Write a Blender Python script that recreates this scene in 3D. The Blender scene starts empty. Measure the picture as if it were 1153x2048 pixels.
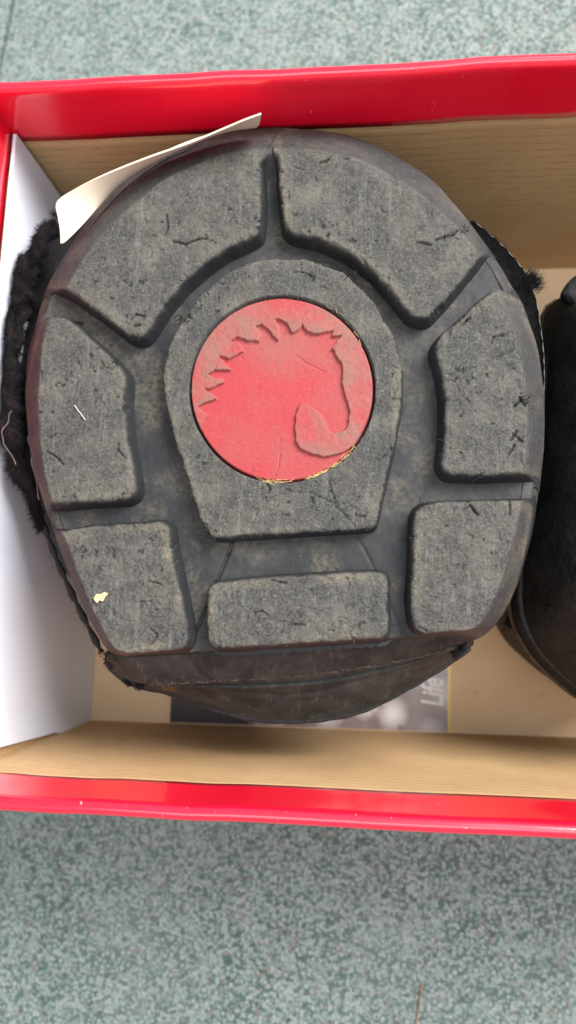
import bpy, math, random
import numpy as np
from mathutils import Vector, Matrix
random.seed(7); rng = np.random.default_rng(11)
S = bpy.context.scene; COL = S.collection

# ------------------------------------------------------------------ camera
F = 1365.33; CX, CY = 576.5, 1024.0; H = 0.303          # lens in photo pixels, eye height over the box floor
def _d(u, v): return np.array([(u-CX)/F, -(v-CY)/F, -1.0])
_n = _d(713, 1216); AZ = -_n/np.linalg.norm(_n)
_l = _d(-12900, 735); _l = _l-AZ*(_l@AZ); AX = -_l/np.linalg.norm(_l); AY = np.cross(AZ, AX)
RW = np.array([AX, AY, AZ]); CAMP = np.array([0, 0, H])
def at(u, v, z):
    w = RW@_d(u, v); return CAMP+w*(z-H)/w[2]
def onp(u, v, a, val):
    w = RW@_d(u, v); return CAMP+w*(val-CAMP[a])/w[a]
cam = bpy.data.cameras.new('camera'); co = bpy.data.objects.new('camera', cam); COL.objects.link(co)
M4 = Matrix([list(RW[i])+[CAMP[i]] for i in range(3)]+[[0, 0, 0, 1]]); co.matrix_world = M4
cam.sensor_fit = 'VERTICAL'; cam.sensor_height = 36; cam.sensor_width = 36; cam.lens = 24
cam.clip_start = 0.005; cam.clip_end = 50
cam.dof.use_dof = True; cam.dof.focus_distance = 0.194; cam.dof.aperture_fstop = 9.0
S.camera = co

# ------------------------------------------------------------------ light
W = bpy.data.worlds.new('World'); S.world = W; W.use_nodes = True
bg = W.node_tree.nodes['Background']; bg.inputs[0].default_value = (0.95, 0.97, 1.0, 1); bg.inputs[1].default_value = 0.67
def area(name, loc, target, sx, sy, power, col):
    l = bpy.data.lights.new(name, 'AREA'); l.shape = 'RECTANGLE'; l.size = sx; l.size_y = sy; l.energy = power; l.color = col
    o = bpy.data.objects.new(name, l); COL.objects.link(o); o.location = loc
    o.rotation_euler = (Vector(target)-Vector(loc)).to_track_quat('-Z', 'Y').to_euler()
    return o
area('window_light', (1.25, 1.20, 1.62), (0, 0.05, 0.1), 1.2, 1.2, 136.0, (1.0, 0.985, 0.96))
area('ceiling_light', (0.15, -0.25, 1.6), (0, 0.05, 0), 1.6, 0.7, 15.0, (1.0, 0.99, 0.98))
S.view_settings.view_transform = 'Standard'; S.view_settings.look = 'None'; S.view_settings.exposure = 0.0; S.view_settings.gamma = 1
S.cycles.max_bounces = 6

# ------------------------------------------------------------------ materials
class NT:
    def __init__(s, name):
        s.m = bpy.data.materials.new(name); s.m.use_nodes = True; s.t = s.m.node_tree; s.b = s.t.nodes['Principled BSDF']
        s.co = s.t.nodes.new('ShaderNodeTexCoord').outputs['Object']
    def n(s, typ, **k):
        x = s.t.nodes.new(typ)
        for a, v in k.items(): setattr(x, a, v)
        return x
    def put(s, sock, v):
        if isinstance(v, bpy.types.NodeSocket): s.t.links.new(v, sock)
        elif v is not None: sock.default_value = v if not (isinstance(v, tuple) and len(v) == 3 and sock.type == 'RGBA') else v+(1,)
    def noise(s, scale, detail=4, rough=.55, vec=None, dist=0):
        x = s.n('ShaderNodeTexNoise'); s.put(x.inputs['Vector'], vec or s.co)
        x.inputs['Scale'].default_value = scale; x.inputs['Detail'].default_value = detail; x.inputs['Roughness'].default_value = rough; x.inputs['Distortion'].default_value = dist
        return x.outputs['Fac']
    def vor(s, scale, vec=None, feature='F1', rand=1):
        x = s.n('ShaderNodeTexVoronoi', feature=feature); s.put(x.inputs['Vector'], vec or s.co); x.inputs['Scale'].default_value = scale; x.inputs['Randomness'].default_value = rand
        return x
    def scale(s, v):
        x = s.n('ShaderNodeMapping'); s.put(x.inputs['Vector'], s.co); x.inputs['Scale'].default_value = v; return x.outputs[0]
    def ramp(s, f, a, b, c0=0., c1=1.):
        x = s.n('ShaderNodeMapRange'); s.put(x.inputs[0], f); x.inputs[1].default_value = a; x.inputs[2].default_value = b; x.inputs[3].default_value = c0; x.inputs[4].default_value = c1
        return x.outputs[0]
    def mix(s, f, a, b, mode='MIX'):
        x = s.n('ShaderNodeMix', data_type='RGBA', blend_type=mode); s.put(x.inputs[0], f); s.put(x.inputs[6], a); s.put(x.inputs[7], b); return x.outputs[2]
    def math(s, op, a, b=None):
        x = s.n('ShaderNodeMath', operation=op, use_clamp=False); s.put(x.inputs[0], a)
        if b is not None: s.put(x.inputs[1], b)
        return x.outputs[0]
    def attr(s, name):
        return s.n('ShaderNodeAttribute', attribute_name=name).outputs['Fac']
    def bump(s, h, strength=.5, dist=.001, prev=None):
        x = s.n('ShaderNodeBump'); x.inputs['Strength'].default_value = strength; x.inputs['Distance'].default_value = dist; s.put(x.inputs['Height'], h)
        if prev: s.put(x.inputs['Normal'], prev)
        return x.outputs[0]
    def out(s, col, rough, bump=None, spec=.5, coat=0, coatr=.1, sheen=0):
        s.put(s.b.inputs['Base Color'], col); s.put(s.b.inputs['Roughness'], rough); s.b.inputs['Specular IOR Level'].default_value = spec
        s.b.inputs['Coat Weight'].default_value = coat; s.b.inputs['Coat Roughness'].default_value = coatr; s.b.inputs['Sheen Weight'].default_value = sheen
        if bump: s.put(s.b.inputs['Normal'], bump)
        return s.m

def m_rubber():
    n = NT('worn_rubber'); wear = n.attr('wear'); dust = n.attr('dust')
    big = n.noise(60, 3); fine = n.noise(1500, 3, .7); mid = n.noise(420, 4, .7)
    smooth = n.mix(n.ramp(big, .35, .65), (.012, .0135, .017), (.024, .025, .028))
    grey = n.mix(n.ramp(mid, .36, .64), (.049, .048, .046), (.094, .091, .084))
    grey = n.mix(n.ramp(n.noise(1900, 2, .6), .40, .62), n.mix(.62, grey, (.022, .022, .023)), grey)
    grey = n.mix(n.math('MULTIPLY', n.ramp(fine, .50, .68), .32), grey, (.215, .208, .193))
    grey = n.mix(n.math('MULTIPLY', n.ramp(n.noise(500, 4, .7, n.scale((1, .10, 1))), .56, .66), .30), grey, (.19, .185, .17))
    crk = n.math('ABSOLUTE', n.math('SUBTRACT', n.noise(330, 3, .6), .5)); crm = n.ramp(n.noise(210, 3, .6), .52, .60)
    grey = n.mix(n.math('MULTIPLY', n.math('MULTIPLY', n.ramp(crk, .006, .018, 1, 0), crm), .7), grey, (.014, .014, .014))
    grey = n.mix(n.math('MULTIPLY', n.ramp(n.noise(850, 3, .7, n.scale((1, .45, 1))), .60, .66), .55), grey, (.02, .02, .02))
    grey = n.mix(n.math('MULTIPLY', n.ramp(n.noise(70, 3, .6), .48, .72), .42), grey, (.165, .152, .125))
    col = n.mix(wear, smooth, grey)
    dn = n.math('MULTIPLY', dust, n.ramp(n.noise(700, 5, .75), .36, .62))
    col = n.mix(n.math('MINIMUM', dn, .9), col, (.20, .172, .12))
    v = n.vor(620)
    sep = n.n('ShaderNodeSeparateColor'); n.put(sep.inputs[0], v.outputs['Color'])
    grain = n.math('MULTIPLY', n.ramp(n.math('ADD', v.outputs['Distance'], n.math('MULTIPLY', fine, .5)), .34, .42, 1, 0), n.ramp(sep.outputs[0], .72, .9))
    col = n.mix(n.math('MULTIPLY', grain, n.math('MULTIPLY', n.ramp(wear, 0, 1, .10, .35), 1.)), col, (.36, .33, .26))
    b = n.bump(n.math('MULTIPLY', n.noise(800, 6, .75), n.ramp(wear, 0, 1, .2, 1)), .55, .0009)
    return n.out(col, n.ramp(wear, 0, 1, .58, .85), b, spec=.3)
def m_red_disc():
    n = NT('red_rubber'); wear = n.attr('wear')
    c = n.mix(n.ramp(n.noise(55, 3), .4, .66), (.325, .036, .042), (.295, .054, .055))
    c2 = n.mix(n.ramp(n.noise(260, 4, .7), .35, .65), (.275, .084, .074), (.185, .098, .080))
    c = n.mix(wear, c, c2)
    c = n.mix(n.math('MULTIPLY', n.ramp(n.noise(1300, 4, .75), .56, .68), .30), c, (.40, .19, .155))
    c = n.mix(n.math('MULTIPLY', n.ramp(n.noise(420, 5, .8, n.scale((1, .4, 1))), .60, .67), .6), c, (.17, .03, .028))
    b = n.bump(n.math('MULTIPLY', n.noise(900, 6, .7), n.ramp(wear, 0, 1, .35, .7)), .4, .0006)
    return n.out(c, .6, b, spec=.25)
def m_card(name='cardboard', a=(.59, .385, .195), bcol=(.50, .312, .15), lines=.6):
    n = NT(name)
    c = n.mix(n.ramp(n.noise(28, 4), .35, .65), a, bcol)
    c = n.mix(n.math('MULTIPLY', n.ramp(n.noise(900, 4, .7), .5, .75), .35), c, (.62, .46, .29))
    xx = n.n('ShaderNodeSeparateXYZ'); n.put(xx.inputs[0], n.co)
    ph = n.math('ADD', n.math('MULTIPLY', xx.outputs[2], 1745.), n.math('MULTIPLY', n.noise(1, 2, .5, n.scale((4, 4, 40))), .5))
    ln = n.math('MULTIPLY', n.ramp(n.math('SINE', ph), .88, 1.0), n.ramp(n.noise(1, 4, .7, n.scale((170, 170, 500))), .42, .62, .10, 1))
    c = n.mix(n.math('MULTIPLY', ln, lines), c, (.16, .095, .05))
    c = n.mix(n.math('MULTIPLY', n.ramp(n.noise(110, 5, .7), .64, .74), .55 if lines == 0 else .2), c, (.17, .11, .06)); c = n.mix(n.math('MULTIPLY', n.ramp(n.noise(45, 6, .75), .66, .78), .4), c, (.24, .15, .08))
    c = n.mix(n.math('MULTIPLY', n.ramp(n.noise(1500, 3, .7), .35, .65), .25), c, (.35, .22, .11)); fib = n.noise(1, 3, .6, n.scale((300, 300, 900)))
    return n.out(c, .8, n.bump(n.math('ADD', n.math('MULTIPLY', fib, .5), n.math('MULTIPLY', ln, -.6)), .3, .0006), spec=.3)
def m_red_gloss():
    n = NT('glossy_red_print')
    c = n.mix(n.ramp(n.noise(25, 3), .3, .7), (.90, .003, .028), (.94, .007, .038))
    c = n.mix(n.math('MULTIPLY', n.ramp(n.noise(900, 2), .73, .76), .5), c, (.9, .5, .45))
    fl = n.noise(1, 2, .5, n.scale((4, 150, 170)))
    return n.out(c, .32, n.bump(n.math('ADD', fl, n.math('MULTIPLY', n.noise(700, 2), .03)), .16, .0009), spec=.5, coat=.75, coatr=.06)
def m_plain(name, col, rough, ns=200, var=.3, bstr=.3, bd=.0005, spec=.4, sheen=0):
    n = NT(name); f = n.noise(ns, 4, .65)
    lo = tuple(x*(1-var) for x in col); hi = tuple(min(1, x*(1+var)) for x in col)
    return n.out(n.mix(n.ramp(f, .3, .7), lo, hi), rough, n.bump(f, bstr, bd), spec=spec, sheen=sheen)
def m_mat():
    n = NT('speckled_floor')
    v = n.vor(700); sep = n.n('ShaderNodeSeparateColor'); n.put(sep.inputs[0], v.outputs['Color'])
    w = n.noise(95, 4, .65); 
    cell = n.mix(sep.outputs[0], (.132, .172, .160), (.258, .296, .284))
    cell = n.mix(n.math('MULTIPLY', n.ramp(sep.outputs[1], .90, .92), .75), cell, (.17, .13, .12))
    cell = n.mix(n.math('MULTIPLY', n.ramp(sep.outputs[2], .93, .95), .8), cell, (.05, .055, .055))
    gap = n.ramp(n.math('ADD', v.outputs['Distance'], n.math('MULTIPLY', n.math('SUBTRACT', w, .5), -.75)), .50, .74)
    c = n.mix(n.math('MULTIPLY', gap, .8), cell, (.038, .078, .068))
    c = n.mix(n.ramp(n.noise(14, 3), .35, .7, 0, .3), c, (.20, .23, .22))
    return n.out(c, .85, n.bump(v.outputs['Distance'], .12, .0008), spec=.15)
def m_leaflet():
    n = NT('leaflet_print')
    x = n.n('ShaderNodeSeparateXYZ'); n.put(x.inputs[0], n.co)
    v = n.vor(75, n.co); v2 = n.noise(90, 4, .6, dist=1.5)
    pic = n.mix(n.ramp(v.outputs['Distance'], .15, .6), (.82, .76, .77), (.24, .18, .175))
    pic = n.mix(n.ramp(v2, .52, .72, 0, .8), pic, (.14, .10, .10)); pic = n.mix(n.ramp(v2, .42, .26, 0, .75), pic, (.72, .68, .70))
    c = n.mix(n.ramp(x.outputs[0], -.046, -.043), (.030, .026, .034), pic)
    c = n.mix(n.ramp(x.outputs[0], .021, .026, 0, .5), c, (.36, .34, .37))
    c = n.mix(n.ramp(x.outputs[0], .0393, .0395), c, (.80, .60, .10))
    return n.out(c, .35, None, spec=.5)

RUB = m_rubber(); DISC = m_red_disc(); CARD = m_card(); REDG = m_red_gloss(); MAT = m_mat()
WHITE = m_plain('white_liner_paper', (.73, .76, .86), .6, 18, .03, .1, .0008)
CREAM = m_plain('cream_card', (.80, .68, .53), .6, 40, .05, .1, .0003)
CREAME = m_plain('cream_card_core', (.42, .33, .26), .8, 300, .2)
FABRIC = m_plain('black_nylon', (.018, .018, .019), .75, 500, .5, .8, .0012, .3, .0)
FLEECE = m_plain('black_fleece', (.0075, .007, .0085), .8, 300, .5, .6, .001, .25)
THREAD = m_plain('frayed_grey_thread', (.10, .08, .075), .9, 300, .5)
PLUM = NT('plum_black_fabric'); PLUM = PLUM.out(PLUM.mix(PLUM.ramp(PLUM.noise(130, 4, .7), .42, .66), (.006, .0055, .0065), (.026, .018, .021)), .9, PLUM.bump(PLUM.noise(600, 5, .75), .9, .0015), spec=.2)
PURPLE = m_plain('plum_lint', (.05, .022, .034), .9, 300, .4)
HEEL = NT('heel_rubber'); _h = HEEL
_c = _h.mix(_h.ramp(_h.noise(75, 5, .7), .38, .66), (.015, .0175, .0175), (.043, .046, .042))
_c = _h.mix(_h.math('MULTIPLY', _h.ramp(_h.noise(1, 4, .7, _h.scale((420, 90, 160))), .55, .72), .6), _c, (.085, .085, .068))
_c = _h.mix(_h.math('MULTIPLY', _h.ramp(_h.noise(50, 2), .69, .74), .4), _c, (.14, .10, .03))
HEEL = _h.out(_c, .82, _h.bump(_h.noise(500, 5, .7), .4, .0008), spec=.25)
OLIVE = m_plain('dirty_black_rubber', (.0075, .0085, .0085), .6, 120, .75, .7, .002, .35)
PALE = m_plain('pale_green_binding', (.13, .155, .13), .9, 500, .4)
TAN = m_plain('tan_seam_edge', (.06, .042, .027), .8, 400, .4)
STRAW = m_plain('dry_straw', (.62, .45, .20), .7, 300, .3)
HAIRW = m_plain('white_hair', (.75, .73, .68), .4, 300, .1)
TWIG = m_plain('dry_stalk', (.26, .155, .075), .8, 300, .4)
WOOD = m_plain('wood_chip', (.72, .50, .25), .7, 200, .25)
PRINT = m_plain('white_print', (.80, .80, .82), .5, 100, .02)
DARK = m_plain('dark_underfloor', (.02, .028, .026), .8, 80, .3)
CREASE = m_plain('cracked_print', (.85, .30, .30), .6, 300, .3)

# ------------------------------------------------------------------ scene graph helpers
def tag(o, label=None, cat=None, group=None, kind=None):
    for k, v in (('label', label), ('category', cat), ('group', group), ('kind', kind)):
        if v: o[k] = v
    return o
def empty(name, loc):
    o = bpy.data.objects.new(name, None); COL.objects.link(o); o.location = loc; o.empty_display_size = .01; return o
def link(name, me, mat, parent=None, smooth=True):
    if mat: me.materials.append(mat)
    if smooth and len(me.polygons): me.polygons.foreach_set('use_smooth', np.ones(len(me.polygons), bool))
    o = bpy.data.objects.new(name, me); COL.objects.link(o)
    if parent:
        o.parent = parent; p = parent; off = Vector((0, 0, 0))
        while p: off += p.location; p = p.parent
        o.location = -off
    return o
def mesh(name, V, Fc, mat, parent=None, smooth=False):
    me = bpy.data.meshes.new(name); me.from_pydata([tuple(map(float, v)) for v in V], [], Fc); me.update()
    return link(name, me, mat, parent, smooth)
def qmesh(name, V, Q, mat, parent=None, attrs=None, smooth=True):
    me = bpy.data.meshes.new(name); V = np.asarray(V, np.float32); Q = np.asarray(Q, np.int32)
    me.vertices.add(len(V)); me.vertices.foreach_set('co', V.ravel())
    k = Q.shape[1]; me.loops.add(Q.size); me.loops.foreach_set('vertex_index', Q.ravel())
    me.polygons.add(len(Q)); me.polygons.foreach_set('loop_start', np.arange(0, Q.size, k, dtype=np.int32))
    me.update(calc_edges=True); me.validate()
    for a, v in (attrs or {}).items():
        at_ = me.attributes.new(a, 'FLOAT', 'POINT'); at_.data.foreach_set('value', np.asarray(v, np.float32))
    return link(name, me, mat, parent, smooth)
def loft(name, rings, mat, parent=None, closed=True, cap0=False, cap1=False, smooth=True):
    R = np.asarray(rings); m, n = R.shape[:2]; V = R.reshape(-1, 3); Q = []
    for i in range(m-1):
        for j in range(n if closed else n-1):
            k = (j+1) % n; Q.append((i*n+j, i*n+k, (i+1)*n+k, (i+1)*n+j))
    Fc = list(Q)
    if cap0: Fc.append(tuple(reversed(range(n))))
    if cap1: Fc.append(tuple(range((m-1)*n, m*n)))
    return mesh(name, V, Fc, mat, parent, smooth)
def box(name, a, b, mat, parent=None, bev=0):
    import bmesh
    bm = bmesh.new(); bmesh.ops.create_cube(bm, size=1)
    for v in bm.verts: v.co = Vector([a[i]+(v.co[i]+.5)*(b[i]-a[i]) for i in range(3)])
    if bev: bmesh.ops.bevel(bm, geom=bm.edges[:], offset=bev, segments=2, affect='EDGES')
    me = bpy.data.meshes.new(name); bm.to_mesh(me); bm.free(); return link(name, me, mat, parent, False)
def tube(name, pts, r, mat, parent=None, n=8):
    pts = [Vector(p) for p in pts]; rings = []
    rr = r if hasattr(r, '__len__') else [r]*len(pts)
    for i, p in enumerate(pts):
        t = (pts[min(i+1, len(pts)-1)]-pts[max(i-1, 0)]).normalized()
        a = t.cross(Vector((0.13, 0.2, 1))).normalized(); b = t.cross(a)
        rings.append([p+(a*math.cos(2*math.pi*k/n)+b*math.sin(2*math.pi*k/n))*rr[i] for k in range(n)])
    return loft(name, rings, mat, parent, True, True, True)
def strands(name, roots, dirs, length, width, mat, parent=None, curl=.5, sag=0., seg=4):
    roots = np.asarray(roots, float); dirs = np.asarray(dirs, float); N = len(roots)
    L = np.broadcast_to(np.asarray(length, float), (N,))*rng.uniform(.55, 1.25, N)
    P = roots.copy(); D = dirs/np.linalg.norm(dirs, axis=1)[:, None]; V = []
    bend = rng.normal(0, 1, (N, 3))*curl
    for s in range(seg):
        a = np.cross(D, rng.normal(0, .01, (N, 3))+np.array([.3, .5, .8])); a /= np.linalg.norm(a, axis=1)[:, None]+1e-9; b = np.cross(D, a)
        w = (width*(1-s/(seg-1)*.8))*np.ones(N)
        for k in range(3):
            th = 2*math.pi*k/3; V.append(P+(a*math.cos(th)+b*math.sin(th))*w[:, None])
        P = P+D*(L/(seg-1))[:, None]; D = D+bend/(seg-1)+np.array([0, 0, -sag]); D /= np.linalg.norm(D, axis=1)[:, None]
    V = np.stack(V, 1)                                   # N, seg*3, 3
    q = []
    for s in range(seg-1):
        for k in range(3):
            q.append((s*3+k, s*3+(k+1) % 3, s*3+3+(k+1) % 3, s*3+3+k))
    q = np.array(q); Q = (np.arange(N)*seg*3)[:, None, None]+q[None]
    return qmesh(name, V.reshape(-1, 3), Q.reshape(-1, 4), mat, parent)

# ------------------------------------------------------------------ 2-D tools for the relief surfaces
def roundpoly(P, r):
    P = np.asarray(P, float); out = []; n = len(P)
    for i in range(n):
        p, a, b = P[i], P[i-1], P[(i+1) % n]
        la, lb = np.linalg.norm(a-p), np.linalg.norm(b-p); ra, rb = min(r, la*.45), min(r, lb*.45)
        A = p+(a-p)/la*ra; B = p+(b-p)/lb*rb
        for t in (0, .25, .5, .75, 1): out.append((1-t)**2*A+2*t*(1-t)*p+t*t*B)
    return np.array(out)
def smooth_closed(P, k=6):
    P = np.asarray(P, float); n = len(P); out = []
    for i in range(n):
        p0, p1, p2, p3 = P[i-1], P[i], P[(i+1) % n], P[(i+2) % n]
        for t in np.arange(k)/k:
            out.append(.5*((2*p1)+(-p0+p2)*t+(2*p0-5*p1+4*p2-p3)*t*t+(-p0+3*p1-3*p2+p3)*t**3))
    return np.array(out)
def smooth_open(P, k=8):
    P = np.asarray(P, float); n = len(P); out = []
    for i in range(n-1):
        p0, p1, p2, p3 = P[max(i-1, 0)], P[i], P[i+1], P[min(i+2, n-1)]
        for t in np.arange(k)/k:
            out.append(.5*((2*p1)+(-p0+p2)*t+(2*p0-5*p1+4*p2-p3)*t*t+(-p0+3*p1-3*p2+p3)*t**3))
    return np.array(out+[P[-1]])
def resample(P, n):
    Q = np.vstack([P, P[:1]]); d = np.r_[0, np.cumsum(np.linalg.norm(np.diff(Q, axis=0), axis=1))]
    t = np.linspace(0, d[-1], n, endpoint=False); return np.stack([np.interp(t, d, Q[:, i]) for i in range(Q.shape[1])], 1)
def world(P, z): return np.array([at(u, v, z)[:2] for u, v in P])
def segdist(X, Y, a, b):
    d = b-a; l = d@d+1e-18; t = np.clip(((X-a[0])*d[0]+(Y-a[1])*d[1])/l, 0, 1)
    return np.hypot(X-a[0]-t*d[0], Y-a[1]-t*d[1])
def sdf(X, Y, P):
    D = np.full(X.shape, 1e9); ins = np.zeros(X.shape, bool)
    for i in range(len(P)):
        a, b = P[i-1], P[i]
        D = np.minimum(D, segdist(X, Y, a, b))
        if a[1] != b[1]:
            c = ((a[1] > Y) != (b[1] > Y)) & (X < (b[0]-a[0])*(Y-a[1])/(b[1]-a[1])+a[0]); ins ^= c
    return np.where(ins, -D, D)
_tab = rng.random((256, 256))
def vnoise(X, Y, f, o=0):
    x = X*f+17.3+o*31.7; y = Y*f+9.1+o*13.9
    xi = np.floor(x).astype(int); yi = np.floor(y).astype(int); u = x-xi; v = y-yi; u = u*u*(3-2*u); v = v*v*(3-2*v)
    g = lambda i, j: _tab[(xi+i) & 255, (yi+j) & 255]
    return (g(0, 0)*(1-u)+g(1, 0)*u)*(1-v)+(g(0, 1)*(1-u)+g(1, 1)*u)*v-.5
def fbm(X, Y, f, o=0, n=4):
    return sum(vnoise(X, Y, f*2**i, o+i)*.5**i for i in range(n))
def sstep(x, a, b):
    t = np.clip((x-a)/(b-a), 0, 1); return t*t*(3-2*t)
def relief(name, P, step, fn, mat, parent, pad=.004):
    x0, y0 = P.min(0)-pad; x1, y1 = P.max(0)+pad
    X, Y = np.meshgrid(np.arange(x0, x1, step), np.arange(y0, y1, step))
    Z, mask, wear, dust = fn(X, Y)
    idx = -np.ones(X.shape, int); idx[mask] = np.arange(mask.sum())
    c = mask[:-1, :-1] & mask[1:, :-1] & mask[:-1, 1:] & mask[1:, 1:]
    Q = np.stack([idx[:-1, :-1][c], idx[:-1, 1:][c], idx[1:, 1:][c], idx[1:, :-1][c]], 1)
    V = np.stack([X[mask], Y[mask], Z[mask]], 1)
    return qmesh(name, V, Q, mat, parent, {'wear': wear[mask], 'dust': dust[mask]})
def carve(Z, X, Y, segs, w, depth):
    for a, b, k in segs:
        m = (X > min(a[0], b[0])-w*2) & (X < max(a[0], b[0])+w*2) & (Y > min(a[1], b[1])-w*2) & (Y < max(a[1], b[1])+w*2)
        if m.any():
            d = segdist(X[m], Y[m], a, b); Z[m] -= depth*k*np.clip(1-d/w, 0, 1)
    return Z
def random_cuts(P, count, lmin, lmax):
    lo, hi = P.min(0), P.max(0); out = []
    for _ in range(count):
        p = lo+(hi-lo)*rng.random(2); an = rng.uniform(0, math.pi); k = rng.uniform(.3, 1)
        for _s in range(random.choice((1, 2, 3))):
            q = p+np.array([math.cos(an), math.sin(an)])*rng.uniform(lmin, lmax); out.append((p, q, k)); p = q; an += rng.normal(0, .5)
    return out

# ================================================================== the floor
ZM = -0.003
floor = box('floor', (-3, -3, ZM-.02), (3, 3, ZM-.003), DARK); tag(floor, kind='structure')
s0 = at(27, 0, ZM); s1 = at(1, 130, ZM); dv = (s1-s0)/np.linalg.norm(s1-s0); nv = np.array([-dv[1], dv[0], 0])
if nv[0] < 0: nv = -nv
def tile(side):
    a = s0-dv*4+nv*side*.0010; b = s0+dv*4+nv*side*.0010; w = nv*side*3.5
    P = [a, b, b+w, a+w] if side < 0 else [a, a+w, b+w, b]
    V = [np.array([p[0], p[1], ZM]) for p in P]+[np.array([p[0], p[1], ZM-.0025]) for p in P]
    if np.cross(P[1]-P[0], P[2]-P[0])[2] < 0: fs = [(3, 2, 1, 0), (0, 1, 5, 4), (1, 2, 6, 5), (2, 3, 7, 6), (3, 0, 4, 7)]
    else: fs = [(0, 1, 2, 3), (4, 5, 1, 0), (5, 6, 2, 1), (6, 7, 3, 2), (7, 4, 0, 3)]
    return mesh('floor_tile', V, fs, MAT, floor)
tile(1); tile(-1)

# ================================================================== the cardboard box
XL, XR = -0.1185, 0.215
YB, YF = 0.1552, -0.0515
RIM = 0.1225
bx = empty('cardboard_box', (0.04, 0.05, ZM)); tag(bx, 'open cardboard shoe box with glossy red outside and red folded rim', 'box')
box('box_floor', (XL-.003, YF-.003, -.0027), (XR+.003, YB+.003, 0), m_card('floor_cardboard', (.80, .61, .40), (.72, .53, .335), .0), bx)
def fyoff(x): return 0.018*x                     # the front wall is a touch out of square
def wall_run(axis, sign, inner, a, b, strip_z, name_in='wall_panel'):
    """one side of the box: bare cardboard inside, red wrap over the rim"""
    n = 90; t = np.linspace(a, b, n)
    def pt(s, off, z, wob):
        o = inner+sign*off+wob
        return (s, o+((fyoff(s) if sign < 0 else .011*s) if axis == 1 else 0), z) if axis == 1 else (o, s, z)
    wob = np.array([.0009*vnoise(np.array([s]), np.array([sign*3.+axis]), 22)[0]+.0005*vnoise(np.array([s]), np.array([sign*7.+axis]), 80)[0] for s in t])
    zw = np.array([.0006*vnoise(np.array([s]), np.array([sign*5.+axis]), 14)[0]+.0003*vnoise(np.array([s]), np.array([sign*9.+axis]), 70)[0] for s in t])
    inn = [[pt(s, 0, z, w*min(1, max(0, z)/.1)) for s, w in zip(t, wob)] for z in np.linspace(0.0, strip_z+.004, 14)]
    inn += [[pt(s, .0012, z, w*min(1, max(0, z)/.1)) for s, w in zip(t, wob)] for z in (strip_z+.004, 0.0)]
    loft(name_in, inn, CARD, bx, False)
    prof = [(.0006, strip_z), (-.0003, strip_z), (-.0003, strip_z+.003), (-.0003, .108), (-.0002, RIM-.0045)]
    for k in range(9):
        an = math.pi*k/8; prof.append((.0016-.0020*math.cos(an), RIM-.0024+.0024*math.sin(an)))
    prof += [(.0038, RIM-.006), (.0038, .08), (.0036, .04), (.0032, ZM+.0004)]
    rr = [[pt(s, o, z+(q if z > .1 else 0), w*min(1, max(0, z)/.1)) for s, w, q in zip(t, wob, zw)] for o, z in prof]
    return loft('red_wrap', rr, REDG, bx, False)
wall_run(1, 1, YB, XL-.0036, XR+.0036, .0995)
wall_run(1, -1, YF, XL-.0036, XR+.0036, .0985)
wall_run(0, -1, XL, YF-.0032, YB+.0032, .1035)
wall_run(0, 1, XR, YF-.0032, YB+.0032, .0995)
# white flap lining the left side, with a notch at its front end
xp = XL+.0022
pa = onp(0, 1495, 0, xp); pb = onp(116, 1464, 0, xp); pc = onp(124, 1472, 0, xp); pd = onp(150, 1462, 0, xp); pe = onp(192, 1448, 0, xp)
zt_ = .1045; up = pa+(pa-pb)/(pa[2]-pb[2])*(zt_-pa[2])
prof = [(YB-.0026, .0006), (YB-.0022, zt_), (up[1], zt_), (pa[1], pa[2]), (pb[1], pb[2]), (pc[1], pc[2]), (pd[1], pd[2]), (pe[1], .0006)]
V = [(xp, y, z) for y, z in prof]+[(xp-.0012, y, z) for y, z in prof]; k = len(prof)
mesh('white_flap', V, [tuple(range(k)), tuple(reversed(range(k, 2*k)))]+[(i, i+k, (i+1) % k+k, (i+1) % k) for i in range(k)], WHITE, bx)
# a cracked crease in the print of the front rim
cr = [onp(u, v, 1, YF+fyoff(-.08)+.0001) for u, v in ((192, 1558), (180, 1567), (173, 1573), (178, 1580), (184, 1583), (170, 1592), (162, 1600), (163, 1608))]
tube('rim_crease', cr, .00022, CREASE, bx, 5)

# ================================================================== leaflet on the box floor
c0 = at(340, 1449, 0); c1 = at(900, 1452, 0)
lf = empty('leaflet', (0, 0, .0004)); tag(lf, 'printed leaflet reading Life lying flat on the box floor', 'leaflet')
import bmesh
yl0, yl1 = -.0525, .095
mesh('leaflet_sheet', [(-.0803, yl0, .0004), (.0405, yl0+.0022, .0004), (.0405, yl1, .0004), (-.0803, yl1, .0004), (-.0803, yl0, .0001), (.0405, yl0+.0022, .0001), (.0405, yl1, .0001), (-.0803, yl1, .0001)],
     [(0, 1, 2, 3), (0, 4, 5, 1), (1, 5, 6, 2), (2, 6, 7, 3), (3, 7, 4, 0)], m_leaflet(), lf)
cu = bpy.data.curves.new('lettering', 'FONT'); cu.body = 'Life'; cu.size = .0115; cu.shear = .18; cu.offset = .0003; cu.space_character = 1.0
to = bpy.data.objects.new('lettering_source', cu); COL.objects.link(to)
dg = bpy.context.evaluated_depsgraph_get(); me = bpy.data.meshes.new_from_object(to.evaluated_get(dg)); bpy.data.objects.remove(to)
w_ = max(v.co.x for v in me.vertices); t0 = at(886, 1414, .0006)
for v in me.vertices:
    x, y = v.co.x, v.co.y; v.co = Vector((t0[0]-y*1.12, t0[1]+x*.70, .0006))
link('lettering', me, PRINT, lf, False)

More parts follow.
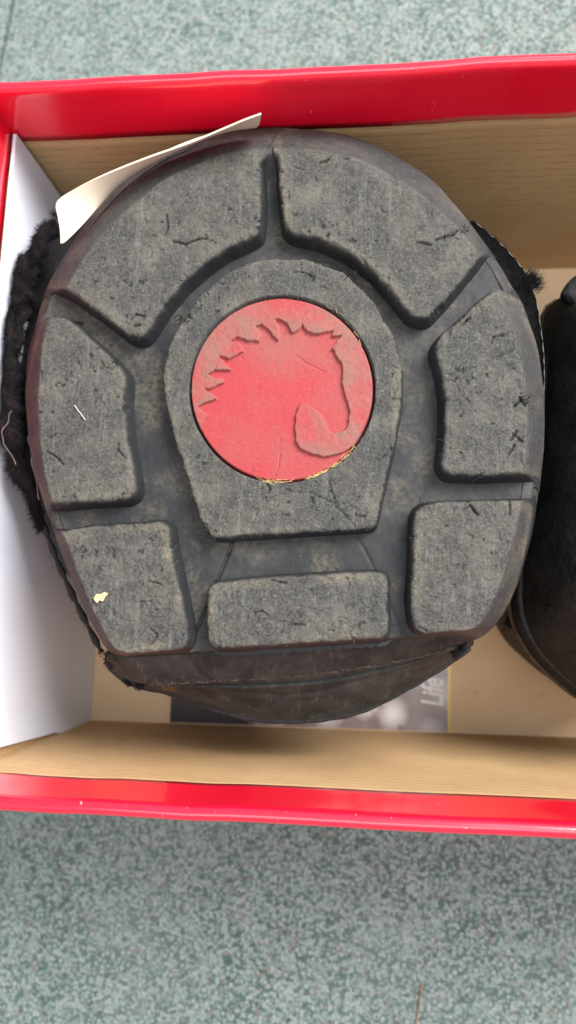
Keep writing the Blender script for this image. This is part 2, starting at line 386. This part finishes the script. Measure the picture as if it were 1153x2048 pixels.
# ================================================================== the hoof boot, sole up
ZT = 0.113; CH = .010
O_PX = [(540, 255), (600, 257), (680, 266), (746, 288), (820, 328), (876, 370), (936, 440), (1000, 525), (1048, 610), (1075, 690), (1087, 780), (1086, 880), (1075, 980), (1058, 1070), (1036, 1150), (1006, 1215), (978, 1252), (950, 1268),
        (800, 1279), (600, 1293), (400, 1306), (240, 1314), (214, 1302), (175, 1230), (132, 1130), (92, 1020), (63, 920), (51, 800), (56, 700), (80, 605), (118, 530), (150, 478), (190, 420), (250, 358), (320, 308), (400, 277), (470, 261)]
I_PX = [(540, 300), (620, 302), (710, 318), (790, 356), (865, 412), (920, 464), (965, 530), (1005, 605), (1033, 690), (1048, 780), (1053, 860), (1047, 950), (1033, 1040), (1014, 1105), (996, 1170), (970, 1228), (953, 1258),
        (800, 1270), (600, 1284), (400, 1297), (243, 1306), (222, 1288), (180, 1208), (126, 1066), (101, 990), (83, 890), (77, 790), (85, 700), (102, 634), (136, 576), (168, 520), (215, 458), (285, 395), (355, 348), (440, 312)]
PO = world(roundpoly(O_PX, 22), ZT-CH); PI_ = world(roundpoly(I_PX, 22), ZT)
wedge = at(536, 282, ZT)[:2]
def chamfer(X, Y):
    dI = sdf(X, Y, PI_); dO = sdf(X, Y, PO)
    t = np.clip(dI/np.maximum(dI-dO, 1e-6), 0, 1); c = np.where(dI <= 0, 0, -CH*t**1.12)
    c = np.where(dO > 0, -CH-dO*3.2, c)
    return c+.0007*fbm(X, Y, 90, 3, 3)*(dI > -.002), dI, dO
boot = empty('hoof_boot', (-.025, .06, 0)); tag(boot, 'worn black hoof boot lying sole up in the box, red horse medallion in its tread', 'hoof boot', 'hoof boots in the box')
def seam_segs(px, z=ZT-.0055):
    w = world(px, z); return [(w[i], w[i+1], 1) for i in range(len(w)-1)]
sole_seams = seam_segs([(470, 1070), (455, 1110), (432, 1165), (412, 1215), (395, 1255), (376, 1300)])+[(a, b, .25) for a, b, k in seam_segs([(700, 1055), (730, 1100), (752, 1145), (790, 1230), (805, 1262)])]
mark_arc = seam_segs([(500, 1060), (515, 1018), (540, 996), (580, 984), (620, 985), (660, 1003), (690, 1030), (712, 1056)], ZT)
crack_px = [[(872, 480), (890, 473), (906, 470), (916, 460), (928, 457), (944, 446)], [(835, 484), (850, 486), (862, 490)], [(74, 640), (90, 634), (104, 634), (122, 630), (146, 631)],
  [(346, 482), (372, 488), (396, 478), (414, 476)], [(333, 430), (336, 455), (330, 470)], [(1028, 812), (1044, 800), (1058, 798)], [(1040, 795), (1052, 812)], [(1022, 880), (1034, 862)], [(1018, 908), (1030, 890)],
  [(262, 640), (272, 628), (288, 632)], [(268, 652), (280, 650)], [(640, 326), (652, 322), (658, 318)], [(688, 318), (697, 316)], [(786, 348), (792, 354)], [(372, 632), (378, 628)],
  [(545, 938), (552, 920), (553, 905)], [(925, 650), (934, 640), (940, 636)], [(955, 1030), (948, 1020), (940, 1010)], [(728, 520), (740, 545), (756, 560)], [(565, 430), (566, 448)]]
crack_segs = [g for c_ in crack_px for g in seam_segs(c_, ZT)]
def f_base(X, Y):
    c, dI, dO = chamfer(X, Y)
    dw = np.hypot(X-wedge[0], Y-wedge[1])
    lvl = -.0062*sstep(dw, .0022, .010)
    h = np.minimum(lvl+.0005*fbm(X, Y, 70, 1)+.00012*fbm(X, Y, 600, 5, 3), c-.0006)
    h = carve(h, X, Y, sole_seams, .0006, .0012); h = carve(h, X, Y, crack_segs[5:11], .0008, .0016)
    n1 = fbm(X, Y, 110, 8); dust = np.clip(.26*(n1+.03)*2.4, 0, .5)
    dust = dust+.45*np.clip(fbm(X, Y, 45, 21)-.08, 0, 1)
    return ZT+h, dO < .0025, .08+.30*sstep(dI, 0, .002), dust
relief('sole_plate', PO, .00036, f_base, RUB, boot)
edge_pts = []
def make_block(name, px, r_px, wall, cuts, holes=None, dusty=.5, top=0.0, ext=True, marks=None, steep=1.0, label=None):
    P = world(roundpoly(px, r_px), ZT)
    cs = random_cuts(P, int(cuts*1.5), .0004, .0012); big = random_cuts(P, max(2, cuts//16), .001, .0028)
    o = random.uniform(0, 90)
    def fn(X, Y):
        s0 = sdf(X, Y, P); s = s0+(1-.8*sstep(s0, .0001, wall*.5))*(.0005*fbm(X, Y, 330, o, 4)+.0004*np.clip(fbm(X, Y, 190, o+33, 3)-.22, 0, 1)*6*(fbm(X, Y, 900, o+1, 2)+.4))
        nrm = sstep(s, 0, wall)
        h = top-.0068*nrm**steep-.00042*np.clip(1+s/.0009, 0, 1)**2*(s < 0)-.00042*(s >= 0)
        inside = np.clip(1-np.maximum(s, 0)/wall, 0, 1)
        rough = .00028*fbm(X, Y, 70, o+2, 3)+.00024*fbm(X, Y, 800, o+4, 4)
        pit = fbm(X, Y, 560, o+6, 3)+.25*fbm(X, Y, 60, o+7, 2); rough = rough-.0004*sstep(pit, .48, .6)
        h = h+rough*np.clip(inside, .15, 1)
        h_in = h.copy(); h = carve(h, X, Y, cs, .00030, .0003); h = carve(h, X, Y, big, .0004, .0009); h = carve(h, X, Y, crack_segs, .00045, .0010); cut = np.clip(1-(h_in-h)/.0009, .15, 1)*np.clip(1-.8*sstep(pit, .48, .6), .2, 1)
        if marks: h = carve(h, X, Y, marks, .0004, .0005)
        keep = s < wall+.0012
        if holes is not None:
            hs = sdf(X, Y, holes); h = np.where(hs < 0, np.minimum(h, top+np.maximum(hs*14, -.0062)), h); keep &= hs > -.0010
        if ext:
            c, dI, dO = chamfer(X, Y)
            h = np.minimum(h, c+.35*rough*(dI < .004)+.0001); keep &= dO < .0028; side = sstep(dI, 0, .0018)
        else: side = 0*X
        wear = np.clip(1-1.0*sstep(s+.0004*fbm(X, Y, 500, o+5, 3), -.0001, wall*.30), .06, 1)*(1-.62*side)*cut
        edge = np.clip(1-np.abs(s+.0012)/.0022, 0, 1)
        dust = dusty*edge*np.clip(.35+1.5*fbm(X, Y, 90, o+9), 0, 1.2)+.38*np.clip(fbm(X, Y, 130, o+12, 4)+.06, 0, 1)*(s < 0)
        return ZT+h, keep, wear, dust
    ob = relief(name, P, .0003, fn, RUB, boot)
    sd_ = sdf(P[:, 0], P[:, 1], PI_)
    for p, q, d in zip(P, np.roll(P, -1, 0), sd_):
        if d < -.0005 or not ext:
            for _ in range(int(np.linalg.norm(q-p)/.0011)+(rng.random() < .3)):
                w = p+(q-p)*rng.random()
                if rng.random() < .55: edge_pts.append((w[0]+rng.normal(0, .0003), w[1]+rng.normal(0, .0003), ZT-.0007))
    return ob
B = make_block
B('tread_block', [(518, 322), (520, 400), (517, 463), (490, 478), (450, 494), (405, 526), (362, 566), (325, 612), (297, 655), (284, 672), (262, 670), (196, 620), (136, 578), (60, 545), (100, 420), (200, 320), (330, 240), (470, 220), (545, 215), (544, 300), (526, 312)], 10, .0021, 130, dusty=.5)
B('tread_block', [(557, 315), (562, 390), (570, 452), (586, 464), (640, 476), (700, 502), (752, 545), (792, 592), (822, 630), (846, 636), (862, 630), (905, 580), (952, 522), (990, 470), (900, 320), (760, 240), (620, 215), (544, 215), (545, 300), (552, 308)], 9, .0019, 140, dusty=.6)
B('tread_block', [(98, 632), (134, 638), (184, 682), (232, 728), (249, 748), (246, 800), (253, 880), (266, 955), (268, 985), (252, 998), (180, 1001), (104, 1007), (60, 1005), (10, 800), (60, 640)], 13, .0020, 110, dusty=.55)
B('tread_block', [(1000, 578), (980, 584), (930, 630), (882, 672), (870, 696), (884, 740), (893, 800), (892, 860), (884, 930), (896, 947), (960, 949), (1046, 944), (1120, 940), (1130, 760), (1060, 570)], 13, .0022, 120, dusty=.45)
B('tread_block', [(126, 1064), (150, 1057), (240, 1050), (318, 1044), (334, 1052), (342, 1100), (358, 1180), (372, 1250), (374, 1286), (360, 1298), (300, 1304), (240, 1310), (235, 1345), (180, 1330), (60, 1110), (90, 1062)], 12, .0020, 90, dusty=.9)
B('tread_block', [(846, 1008), (940, 1004), (1038, 1001), (1085, 1000), (1060, 1180), (1000, 1290), (955, 1275), (900, 1265), (852, 1267), (828, 1252), (822, 1200), (828, 1110), (830, 1030)], 14, .0020, 90, dusty=.75)
B('tread_block', [(432, 1166), (520, 1158), (640, 1150), (764, 1144), (774, 1156), (775, 1268), (765, 1275), (640, 1283), (520, 1291), (432, 1296), (419, 1286), (415, 1230), (416, 1180)], 10, .0017, 90, dusty=1.0, ext=False)
hole = world([(564+188*math.cos(a), 777.5+188*math.sin(a)) for a in np.linspace(0, 2*math.pi, 97)[:-1]], ZT)
B('centre_pad', [(335, 700), (355, 655), (400, 590), (450, 545), (500, 523), (560, 515), (625, 519), (690, 545), (745, 600), (785, 665), (803, 730), (803, 800), (785, 900), (765, 985), (750, 1055), (600, 1064), (424, 1076), (402, 1040), (375, 960), (348, 870), (330, 800), (326, 745)], 12, .0013, 170, holes=hole, dusty=.55, top=-.0003, ext=False, marks=mark_arc)

# ---- red medallion with the sunken horse head
MC = (564, 777.5); MR = 183.5
disc = world([(MC[0]+MR*math.cos(a), MC[1]+MR*math.sin(a)) for a in np.linspace(0, 2*math.pi, 97)[:-1]], ZT)
HZ = [(60, 812), (112, 815), (132, 772), (153, 738), (122, 722), (97, 694), (122, 674), (160, 660), (208, 648), (182, 626), (150, 606), (132, 592), (160, 594), (188, 581), (241, 558), (228, 531), (190, 535), (150, 514), (190, 490), (230, 487), (283, 489), (260, 465), (238, 444), (212, 414), (240, 412), (262, 425), (288, 417), (352, 386), (334, 360), (318, 334), (275, 331), (312, 305), (340, 315), (365, 326), (402, 322), (437, 336), (441, 300), (428, 268), (412, 246), (446, 241), (482, 266), (510, 298), (537, 325), (546, 290), (544, 260), (520, 207), (556, 214), (586, 235), (603, 264), (622, 285), (652, 270), (669, 248), (666, 225), (680, 255), (700, 276), (726, 288), (756, 292), (790, 278), (842, 272), (831, 308), (846, 301), (886, 299), (860, 332), (835, 368), (860, 410), (886, 450), (893, 500), (890, 550), (900, 610), (920, 668), (933, 720), (926, 780), (908, 820), (870, 835), (836, 836), (812, 816), (799, 780), (784, 745), (754, 714), (710, 685), (672, 667), (654, 682), (638, 732), (630, 800), (634, 880), (660, 924), (720, 951), (780, 964), (830, 963), (890, 944), (960, 905), (1020, 960), (900, 1150), (560, 1200), (250, 1120), (90, 960)]
horse = world([(360+x/2.745, 560+y/2.745) for x, y in HZ], ZT)
mcuts = random_cuts(disc, 9, .0006, .002)+seam_segs([(592, 708), (612, 722), (650, 741)], ZT)+seam_segs([(559, 905), (556, 930), (549, 950)], ZT)
def f_disc(X, Y):
    s = sdf(X, Y, disc); hs = sdf(X, Y, horse)+.00032*fbm(X, Y, 700, 40, 3)
    raise_ = sstep(hs, -.00005, .00009)
    h = -.0006-.0010*(1-raise_)+.00006*fbm(X, Y, 160, 50)+.00011*fbm(X, Y, 800, 55, 4)*(.35+.65*raise_)
    h = carve(h, X, Y, mcuts, .00026, .0003)
    h = np.where(s > -.0003, np.minimum(h, h-(s+.0003)*6), h)
    wear = np.clip(raise_*(.38+.45*np.clip(1-hs/.0045, 0, 1)+1.1*fbm(X, Y, 120, 60))+.55*np.clip(fbm(X, Y, 60, 66)+.35*sstep(Y, disc[:, 1].mean()-.006, disc[:, 1].mean()+.012)-.02, 0, 1), 0, 1)
    return ZT+h, s < .0004, wear, 0*X
relief('medallion', disc, .0002, f_disc, DISC, boot, .001)
box('socket_floor', (at(370, 780, ZT)[0], at(564, 980, ZT)[1], ZT-.0075), (at(760, 780, ZT)[0], at(564, 580, ZT)[1], ZT-.0068), FABRIC, boot)

# ---- heel strip and folded fabric below the sole
def curve_x(px): P = smooth_open(px, 8); return lambda x: np.interp(x, P[:, 0], P[:, 1])
fA = curve_x([(205, 1312), (245, 1306), (400, 1296), (600, 1282), (800, 1268), (950, 1258)])
fB = curve_x([(205, 1322), (262, 1362), (330, 1366), (420, 1362), (540, 1354), (650, 1345), (800, 1320), (900, 1296), (950, 1275)])
fC = curve_x([(205, 1324), (262, 1368), (335, 1386), (420, 1416), (500, 1438), (560, 1443), (640, 1440), (720, 1424), (800, 1386), (870, 1345), (920, 1312), (950, 1288)])
def strip(name, f0, f1, z0, z1, mat, rows, groove=None, bulge=.0, lo=0., tuck=False):
    xs = np.linspace(212, 948, 150); R = []
    for j in range(rows):
        t = j/(rows-1); row = []
        for x in xs:
            y = f0(x)*(1-t)+f1(x)*t; z = z0+(z1-z0)*t+bulge*math.sin(math.pi*t)
            p = at(x, y, z); 
            p[2] += .0007*float(vnoise(np.array([p[0]]), np.array([p[1]]), 240, lo)[0])
            if groove: p[2] += groove(x, y, t)
            row.append(p)
        R.append(row)
    if tuck:
        last = [np.array([p[0]*.99, p[1]+.002, p[2]-.004]) for p in R[-1]]; R.append(last)
        R.append([np.array([p[0]*.97, p[1]+.008, p[2]-.008]) for p in last])
    return loft(name, R, mat, boot, False)
def pxline(pts, w, d):
    pts = [np.array(p, float) for p in pts]
    def g(x, y, t):
        m = min(float(segdist(np.array([x]), np.array([y]), pts[i], pts[i+1])[0]) for i in range(len(pts)-1)); return -d*max(0, 1-m/w)
    return g
g1 = pxline([(372, 1302), (385, 1325), (402, 1345), (424, 1362)], 5, .0011); g2 = pxline([(826, 1284), (815, 1300), (795, 1318), (775, 1330)], 5, .0011)
strip('heel_strip', fA, fB, ZT-.0085, ZT-.017, HEEL, 26, lambda x, y, t: g1(x, y, t)+g2(x, y, t)-(.0012 if .08 < t < .16 else 0), .001, 2)
g3 = pxline([(470, 1384), (560, 1390), (640, 1384), (760, 1350)], 6, .0010)
strip('heel_flap', lambda x: fB(x)-1, fC, ZT-.0172, ZT-.036, HEEL, 26, lambda x, y, t: g3(x, y, t)-(.0016 if .12 < t < .19 else 0)+(.0005 if .19 < t < .26 else 0), .001, 2, True)
xs = np.linspace(222, 940, 90); tube('edge_binding', [at(x, fC(x)-1, ZT-.036) for x in xs], [.0009+.0001*math.sin(x*.13) for x in xs], FABRIC, boot, 8)

gv = np.array([at(x, fB(x)+rng.normal(1.5, 1.5), ZT-.0165) for x in rng.uniform(300, 915, 420)])
tag(strands('seam_lint', gv, rng.normal(0, 1, gv.shape)*np.array([1.6, .5, .3])+np.array([0, 0, .3]), .0010, .00009, m_plain('seam_dust', (.10, .095, .075), .9, 300, .5), boot, .8), kind='stuff')
# ---- boot wall and its torn fleece lining
F_PX = [(540, 278), (640, 284), (760, 322), (860, 372), (935, 436), (1000, 486), (1046, 545), (1072, 612), (1084, 710), (1082, 820), (1062, 950), (1028, 1100), (985, 1200), (925, 1292), (862, 1340), (790, 1382), (715, 1414), (560, 1432), (430, 1408), (335, 1380), (262, 1358), (205, 1310), (152, 1220), (98, 1110), (62, 1020), (40, 950), (20, 900), (12, 830), (12, 750), (22, 655), (40, 585), (68, 525), (110, 465), (160, 405), (255, 328), (380, 288), (470, 275)]
FW = resample(smooth_closed(F_PX, 5), 150)
FW2 = world(FW, .077); OW = resample(PO, 150)
cen = np.array([-.025, .062])
def inset(P, k): return cen+(P-cen)*k
i0 = int(np.argmin(np.hypot(*(OW-FW2[0]).T))); OW = np.roll(OW, -i0, 0)
if np.cross(OW[5]-OW[0], OW[0]-cen) * np.cross(FW2[5]-FW2[0], FW2[0]-cen) < 0: OW = np.roll(OW[::-1], 1, 0)
OWi = inset(OW, .94)
FWb = np.array([p if u[1] < 1150 else cen+(p-cen)*(1-.085*min(1, (u[1]-1150)/150)) for p, u in zip(FW2, FW)])
ring = lambda P, z, a=0: [(p[0], p[1], z+a*math.sin(i*1.7)*math.sin(i*.37)) for i, p in enumerate(P)]
loft('boot_wall', [ring(OWi, ZT-.006), ring(OWi, ZT-.016), ring(inset(FWb, .955), .083, .002), ring(inset(FWb, .985), .072, .002), ring(inset(FWb, .985), .045), ring(inset(FWb, .95), .012), ring(inset(FWb, .92), .0006)], FABRIC, boot)
roots, dirs = [], []
for k in range(16000):
    i = rng.integers(0, 150); p = FW2[i]; u = FW[i]
    left = u[0] < 250 and 430 < u[1] < 1330; right = u[0] > 925 and 485 < u[1] < 760
    if not (left or right): continue
    if left and u[1] > 980 and rng.random() < .55: continue
    if left and u[1] > 985: continue
    t = rng.random(); q = inset(p, 1.0-.09*t if left else .945-.05*t); q = q+rng.normal(0, .0005, 2)
    z = (.084+.010*t if left else .086+.007*t)+rng.normal(0, .0008)
    out = (p-cen)/np.linalg.norm(p-cen)
    roots.append((q[0], q[1], z)); dirs.append((out[0]*rng.normal(.2, .6)+rng.normal(0, .6), out[1]*rng.normal(.2, .6)+rng.normal(0, .6), rng.normal(.75, .4)))
roots = np.array(roots); roots[:, 0] = np.maximum(roots[:, 0], XL+.0045)
lens = np.where(roots[:, 0] < -.02, .0027, .0020)
tag(strands('fleece_lining', roots, dirs, lens*.62, .00008, FLEECE, boot, .9, .05), kind='stuff')
# lumps of matted fleece on the left, tufts on the right
def lump(px, z, r, mat, name='fleece_lump'):
    c = at(px[0], px[1], z); V = []; n = 14
    R = []
    for a in np.linspace(-1.35, 1.35, 9):
        row = []
        for k in range(n):
            th = 2*math.pi*k/n; q = r*(1+.5*float(vnoise(np.array([math.cos(th)*3+a]), np.array([math.sin(th)*3+c[0]*90]), 1.3)[0]))
            row.append((c[0]+q*math.cos(a)*math.cos(th)*.8, c[1]+q*math.cos(a)*math.sin(th)*1.3, c[2]+q*math.sin(a)*.8))
        R.append(row)
    o = loft(name, R, mat, boot, True, True, True)
    rr = np.array([p for row in R for p in row]); rr = rr[rng.integers(0, len(rr), 600)]; dd = rr-c+rng.normal(0, r*.4, rr.shape)
    rr[:, 0] = np.maximum(rr[:, 0], XL+.0045)
    tag(strands('fuzz', rr, dd, r*.45, .00007, mat, o, 1.2), kind='stuff'); return o
tr = np.array([at(1050+k*.05+rng.normal(0, 5), 556+k*.05+rng.normal(0, 6), .0925)+rng.normal(0, .0004, 3) for k in range(420)])
tag(strands('torn_tuft', tr, np.array([.55, .45, .5])+rng.normal(0, .28, tr.shape), .0030, .00009, FLEECE, boot, .5), kind='stuff')
lump((280, 1362), .092, .0020, FLEECE); lump((258, 1358), .092, .0016, FLEECE); lump((222, 1318), .098, .0022, FABRIC); lump((912, 1300), .093, .0018, FLEECE); lump((926, 1292), .094, .0013, FLEECE)
pb_ = smooth_open([(946, 440), (985, 472), (1020, 506), (1050, 545), (1072, 598), (1081, 650), (1087, 700), (1089, 745), (1088, 790)], 6)
loft('pale_binding', [[at(u, v, .0925)+np.array([0, 0, .0004*math.sin(i*1.9)]) for i, (u, v) in enumerate(pb_)], [at(u, v, .0925)+np.array([.0003, .0002, -.0006]) for u, v in pb_], [at(u, v, .0925)+np.array([.0005, .0003, -.006]) for u, v in pb_], [at(u, v, .0925)+np.array([-.002, -.001, -.014]) for u, v in pb_]], PALE, boot, False)
loft('collar_lining', [[at(u, v, .0925)+np.array([-.0004, -.0002, .0001]) for u, v in pb_], [at(u, v, .0925)+np.array([-.0012, -.0006, -.001]) for u, v in pb_], [at(u, v, .0925)+np.array([-.006, -.004, -.004]) for u, v in pb_]], FLEECE, boot, False)
# rolled, torn collar on the left
cl = smooth_open([(116, 448), (78, 492), (50, 542), (32, 600), (19, 665), (12, 740), (12, 810), (17, 870), (34, 925), (60, 985), (84, 1060)], 9)
rad = np.interp(np.linspace(0, 1, len(cl)), [0, .12, .35, .6, .8, 1], [.0022, .0038, .0046, .0044, .0032, .0010]); Rr = []; nfib, dfib = [], []
for i, (u, v) in enumerate(cl):
    zc_ = float(np.interp(i/(len(cl)-1), [0, .2, .75, 1], [.0945, .0985, .0985, .092])); c = at(u, v, zc_); t_ = at(*cl[min(i+1, len(cl)-1)], zc_)-at(*cl[max(i-1, 0)], zc_); t_ /= np.linalg.norm(t_); sd = np.array([t_[1], -t_[0], 0]); row = []
    for k in range(22):
        th = 2*math.pi*k/22
        q = rad[i]*(.86+1.3*float(fbm(np.array([i*.24+math.cos(th)*.6]), np.array([math.sin(th)*.8+3]), 1.0, 3, 4)[0]))
        p = c+sd*math.cos(th)*q+np.array([0, 0, 1])*math.sin(th)*q*.9; p[0] = max(p[0], XL+.0040); row.append(p)
        if math.sin(th) > -.2:
            for _ in range(9): nfib.append(p+rng.normal(0, .0003, 3)); dfib.append(sd*math.cos(th)+np.array([0, 0, math.sin(th)])+rng.normal(0, .9, 3)+t_*.6)
    Rr.append(row)
cr_ = loft('torn_collar', Rr, PLUM, boot, True, True, True)
nfib = np.array(nfib); nfib[:, 0] = np.maximum(nfib[:, 0], XL+.0045)
tag(strands('collar_fuzz', nfib, dfib, .0017, .00006, FLEECE, cr_, 1.0), kind='stuff')
for pts in ([(24, 822), (14, 846), (4, 872), (14, 896), (34, 930)], [(58, 872), (62, 904), (70, 950), (80, 1000)]):
    P_ = smooth_open(pts, 5); tube('loose_thread', [at(u, v, .1035)+np.array([0, 0, .0006*math.sin(i)]) for i, (u, v) in enumerate(P_)], .00022, THREAD, boot, 5)
e = [at(u, v, .092) for u, v in smooth_open([(60, 935), (72, 985), (88, 1050), (118, 1130), (160, 1220), (204, 1305)], 6)]
tube('frayed_binding', e, [.0009+.0004*math.sin(i*2.1) for i in range(len(e))], FABRIC, boot, 6)
er = np.array([e[rng.integers(0, len(e))]+rng.normal(0, .0007, 3) for _ in range(260)]); er[:, 0] = np.maximum(er[:, 0], XL+.005)
tag(strands('frayed_fibre', er, rng.normal(0, 1, er.shape)+np.array([-.6, 0, .4]), .0016, .00010, FLEECE, boot, .8), kind='stuff')
er = np.array([at(rng.normal(236, 10), rng.normal(1314, 5), ZT-.010)+rng.normal(0, .0005, 3) for _ in range(60)])
tag(strands('frayed_fibre', er, rng.normal(0, 1, er.shape), .0022, .00016, TAN, boot, .8), kind='stuff')
# torn rubber shreds along tread edges
ep = np.array(edge_pts); tag(strands('edge_crumb', ep, rng.normal(0, 1, ep.shape)*np.array([1, 1, .3])+np.array([0, 0, .35]), .0011, .00017, m_plain('crumbled_rubber', (.05, .047, .042), .9, 400, .6), boot, .9), kind='stuff')
sh = [(640, 520), (362, 640), (330, 700), (424, 1072), (408, 1050), (826, 1080), (850, 1010), (936, 1012), (700, 545), (925, 640), (780, 905), (245, 990), (960, 948), (1052, 800), (910, 905), (232, 725), (515, 440), (930, 462), (640, 318), (655, 480), (372, 632)]
er = []; 
for u, v in sh:
    for _ in range(7): er.append(at(u+rng.normal(0, 6), v+rng.normal(0, 5), ZT-.0004))
er = np.array(er); tag(strands('rubber_shred', er, rng.normal(0, 1, er.shape)*np.array([1, 1, .25])+np.array([0, 0, .3]), .0018, .00026, FABRIC, boot, .7), kind='stuff')

# ---- straw wedged round the medallion
st_r, st_d = [], []
for k in range(105):
    a = math.radians(rng.uniform(38, 104)) if k < 90 else math.radians(rng.uniform(-62, -30))
    if k < 90 and 72 < math.degrees(a) < 84 and rng.random() < .6: continue
    r_ = 186.5+rng.normal(0, 1.6); p = at(MC[0]+r_*math.cos(a), MC[1]+r_*math.sin(a), ZT-.0008+rng.normal(0, .0003)); q = at(MC[0]+r_*math.cos(a+.05), MC[1]+r_*math.sin(a+.05), ZT-.0008)
    d = (q-p); d /= np.linalg.norm(d); st_r.append(p); st_d.append(d*random.choice((-1, 1))+rng.normal(0, .28, 3)*np.array([1, 1, .5]))
st = strands('straw_wisps', st_r, st_d, .0026, .00010, STRAW, None, .4); tag(st, 'dry yellow straw wisps wedged in the gap along the lower edge of the red medallion', 'straw', kind='stuff')
# wood chip, hair
cp = [(188, 1196), (193, 1188), (203, 1188), (209, 1184), (217, 1187), (211, 1194), (206, 1203), (199, 1200), (195, 1206), (191, 1202)]
zc = ZT+.0004; T_ = [at(u, v, zc+.0006+.0003*math.sin(u)) for u, v in cp]; B_ = [at(u, v, zc-.0006) for u, v in cp]; k = len(cp)
tag(mesh('wood_chip', T_+B_, [tuple(reversed(range(k)))]+[(i, (i+1) % k, k+(i+1) % k, k+i) for i in range(k)]+[tuple(range(k, 2*k))], WOOD), 'pale yellow wood chip stuck on the lower left tread block', 'wood chip')
hp = smooth_open([(150, 810), (156, 820), (163, 828), (171, 840)], 4)
tag(tube('white_hair', [at(u, v, ZT+.0006) for u, v in hp], .00010, HAIRW, None, 5), 'short white hair lying on the left tread block', 'hair')

# ================================================================== cream card between boot and box
topc = [(110, 408), (125, 393), (160, 373), (220, 346), (300, 315), (380, 287), (450, 258), (490, 241), (523, 229)]
botc = [(122, 486), (132, 482), (165, 450), (212, 398), (265, 350), (325, 309), (390, 281), (450, 265), (513, 256)]
zt0 = [.1150, .1160, .1172, .1180, .1190, .1200, .1215, .1230, .1240]; zb0 = [.1128, .1120, .1108, .1098, .1095, .1100, .1110, .1118, .1120]
TT = smooth_open([tuple(at(u, v, z)) for (u, v), z in zip(topc, zt0)], 6); BB = smooth_open([tuple(at(u, v, z)) for (u, v), z in zip(botc, zb0)], 6)
rows = [TT*(1-t)+BB*t+np.array([0, 0, -.0012*math.sin(math.pi*t)]) for t in np.linspace(0, 1, 9)]
rows[0][:3] += (rows[1][:3]-rows[0][:3])*np.array([.6, .3, .1])[:, None]
R0 = np.array(rows); du = np.gradient(R0, axis=1); dw = np.gradient(R0, axis=0); nn = np.cross(du, dw); nn /= np.linalg.norm(nn, axis=2)[..., None]
if nn[4, 10, 2] < 0: nn = -nn
card = empty('cream_card', tuple(R0[8, 20])); tag(card, 'curled cream card tucked between the sole and the back of the box', 'card')
lo_ = R0-nn*.0005; per = [(0, j) for j in range(R0.shape[1])]+[(i, R0.shape[1]-1) for i in range(1, 9)]+[(8, j) for j in range(R0.shape[1]-2, -1, -1)]+[(i, 0) for i in range(7, 0, -1)]
loft('card_face', R0, CREAM, card, False); loft('card_back', lo_, CREAM, card, False)
pe0 = [R0[i, j] for i, j in per]; pe1 = [lo_[i, j] for i, j in per]; loft('card_edge', [pe0, pe1], CREAM, card, True)

# ================================================================== the second boot, at the right
G_PX = [(1112, 600), (1094, 614), (1086, 650), (1080, 720), (1066, 850), (1046, 1000), (1030, 1100), (1021, 1185), (1024, 1235), (1038, 1272), (1062, 1312), (1095, 1346), (1153, 1394), (1230, 1428), (1330, 1436), (1450, 1400), (1560, 1310), (1620, 1150), (1630, 1000), (1600, 850), (1520, 720), (1400, 640), (1270, 600), (1180, 592)]
GW = world(resample(smooth_closed(G_PX, 5), 110), .055); cg = GW.mean(0)
gi = lambda k: cg+(GW-cg)*k
b2 = empty('hoof_boot', (cg[0], cg[1], 0)); tag(b2, 'dark second hoof boot at the right edge, partly out of the picture', 'hoof boot', 'hoof boots in the box')
def wr(P, z, a):
    return [(p[0]+a*float(vnoise(np.array([i*.35]), np.array([z*60]), 1)[0]), p[1]+a*float(vnoise(np.array([i*.35]), np.array([z*60+9]), 1)[0]), z+a*float(vnoise(np.array([i*.5]), np.array([z*99]), 1)[0])) for i, p in enumerate(P)]
loft('boot_wall', [wr(gi(.94), .001, 0), wr(gi(.97), .02, .001), wr(gi(.99), .045, .002), wr(gi(1), .052, .001), wr(gi(.985), .058, .001), wr(gi(.95), .066, .003), wr(gi(.90), .074, .003), wr(gi(.82), .082, .003), wr(gi(.72), .089, .003), wr(gi(.6), .094, .003), wr(gi(.4), .097, .003), wr(gi(.1), .098, 0)], OLIVE, b2, True, False, True)
gg = gi(1.0); sel = [i for i in range(110)]
tube('seam_binding', [(gg[i][0], gg[i][1], .054+.0006*math.sin(i*.8)) for i in sel]+[(gg[0][0], gg[0][1], .054)], .0007, TAN, b2, 6)
gk = gi(.965); tube('lip_roll', [(gk[i][0], gk[i][1], .062) for i in sel]+[(gk[0][0], gk[0][1], .062)], .0013, OLIVE, b2, 8)
hd = [at(u, v, .075) for u, v in smooth_open([(1135, 600), (1160, 574), (1200, 560), (1280, 562)], 6)]
tube('collar_pad', hd, [.003+.0035*i/len(hd) for i in range(len(hd))], FABRIC, b2, 10)
er = np.array([at(rng.normal(1028, 7), rng.normal(1246, 7), .05)+rng.normal(0, .0006, 3) for _ in range(120)])
tag(strands('frayed_fibre', er, rng.normal(0, 1, er.shape)+np.array([-.8, 0, 0]), .0028, .00022, FLEECE, b2, .8), kind='stuff')

# ================================================================== bits on the floor
tw = smooth_open([(844, 1968), (841, 1990), (838, 2015), (833, 2045), (830, 2075)], 4)
tag(tube('dry_stalk', [at(u, v, ZM+.0006) for u, v in tw], .00032, TWIG, None, 6), 'thin brown dry stalk lying on the speckled floor in front of the box', 'stalk')
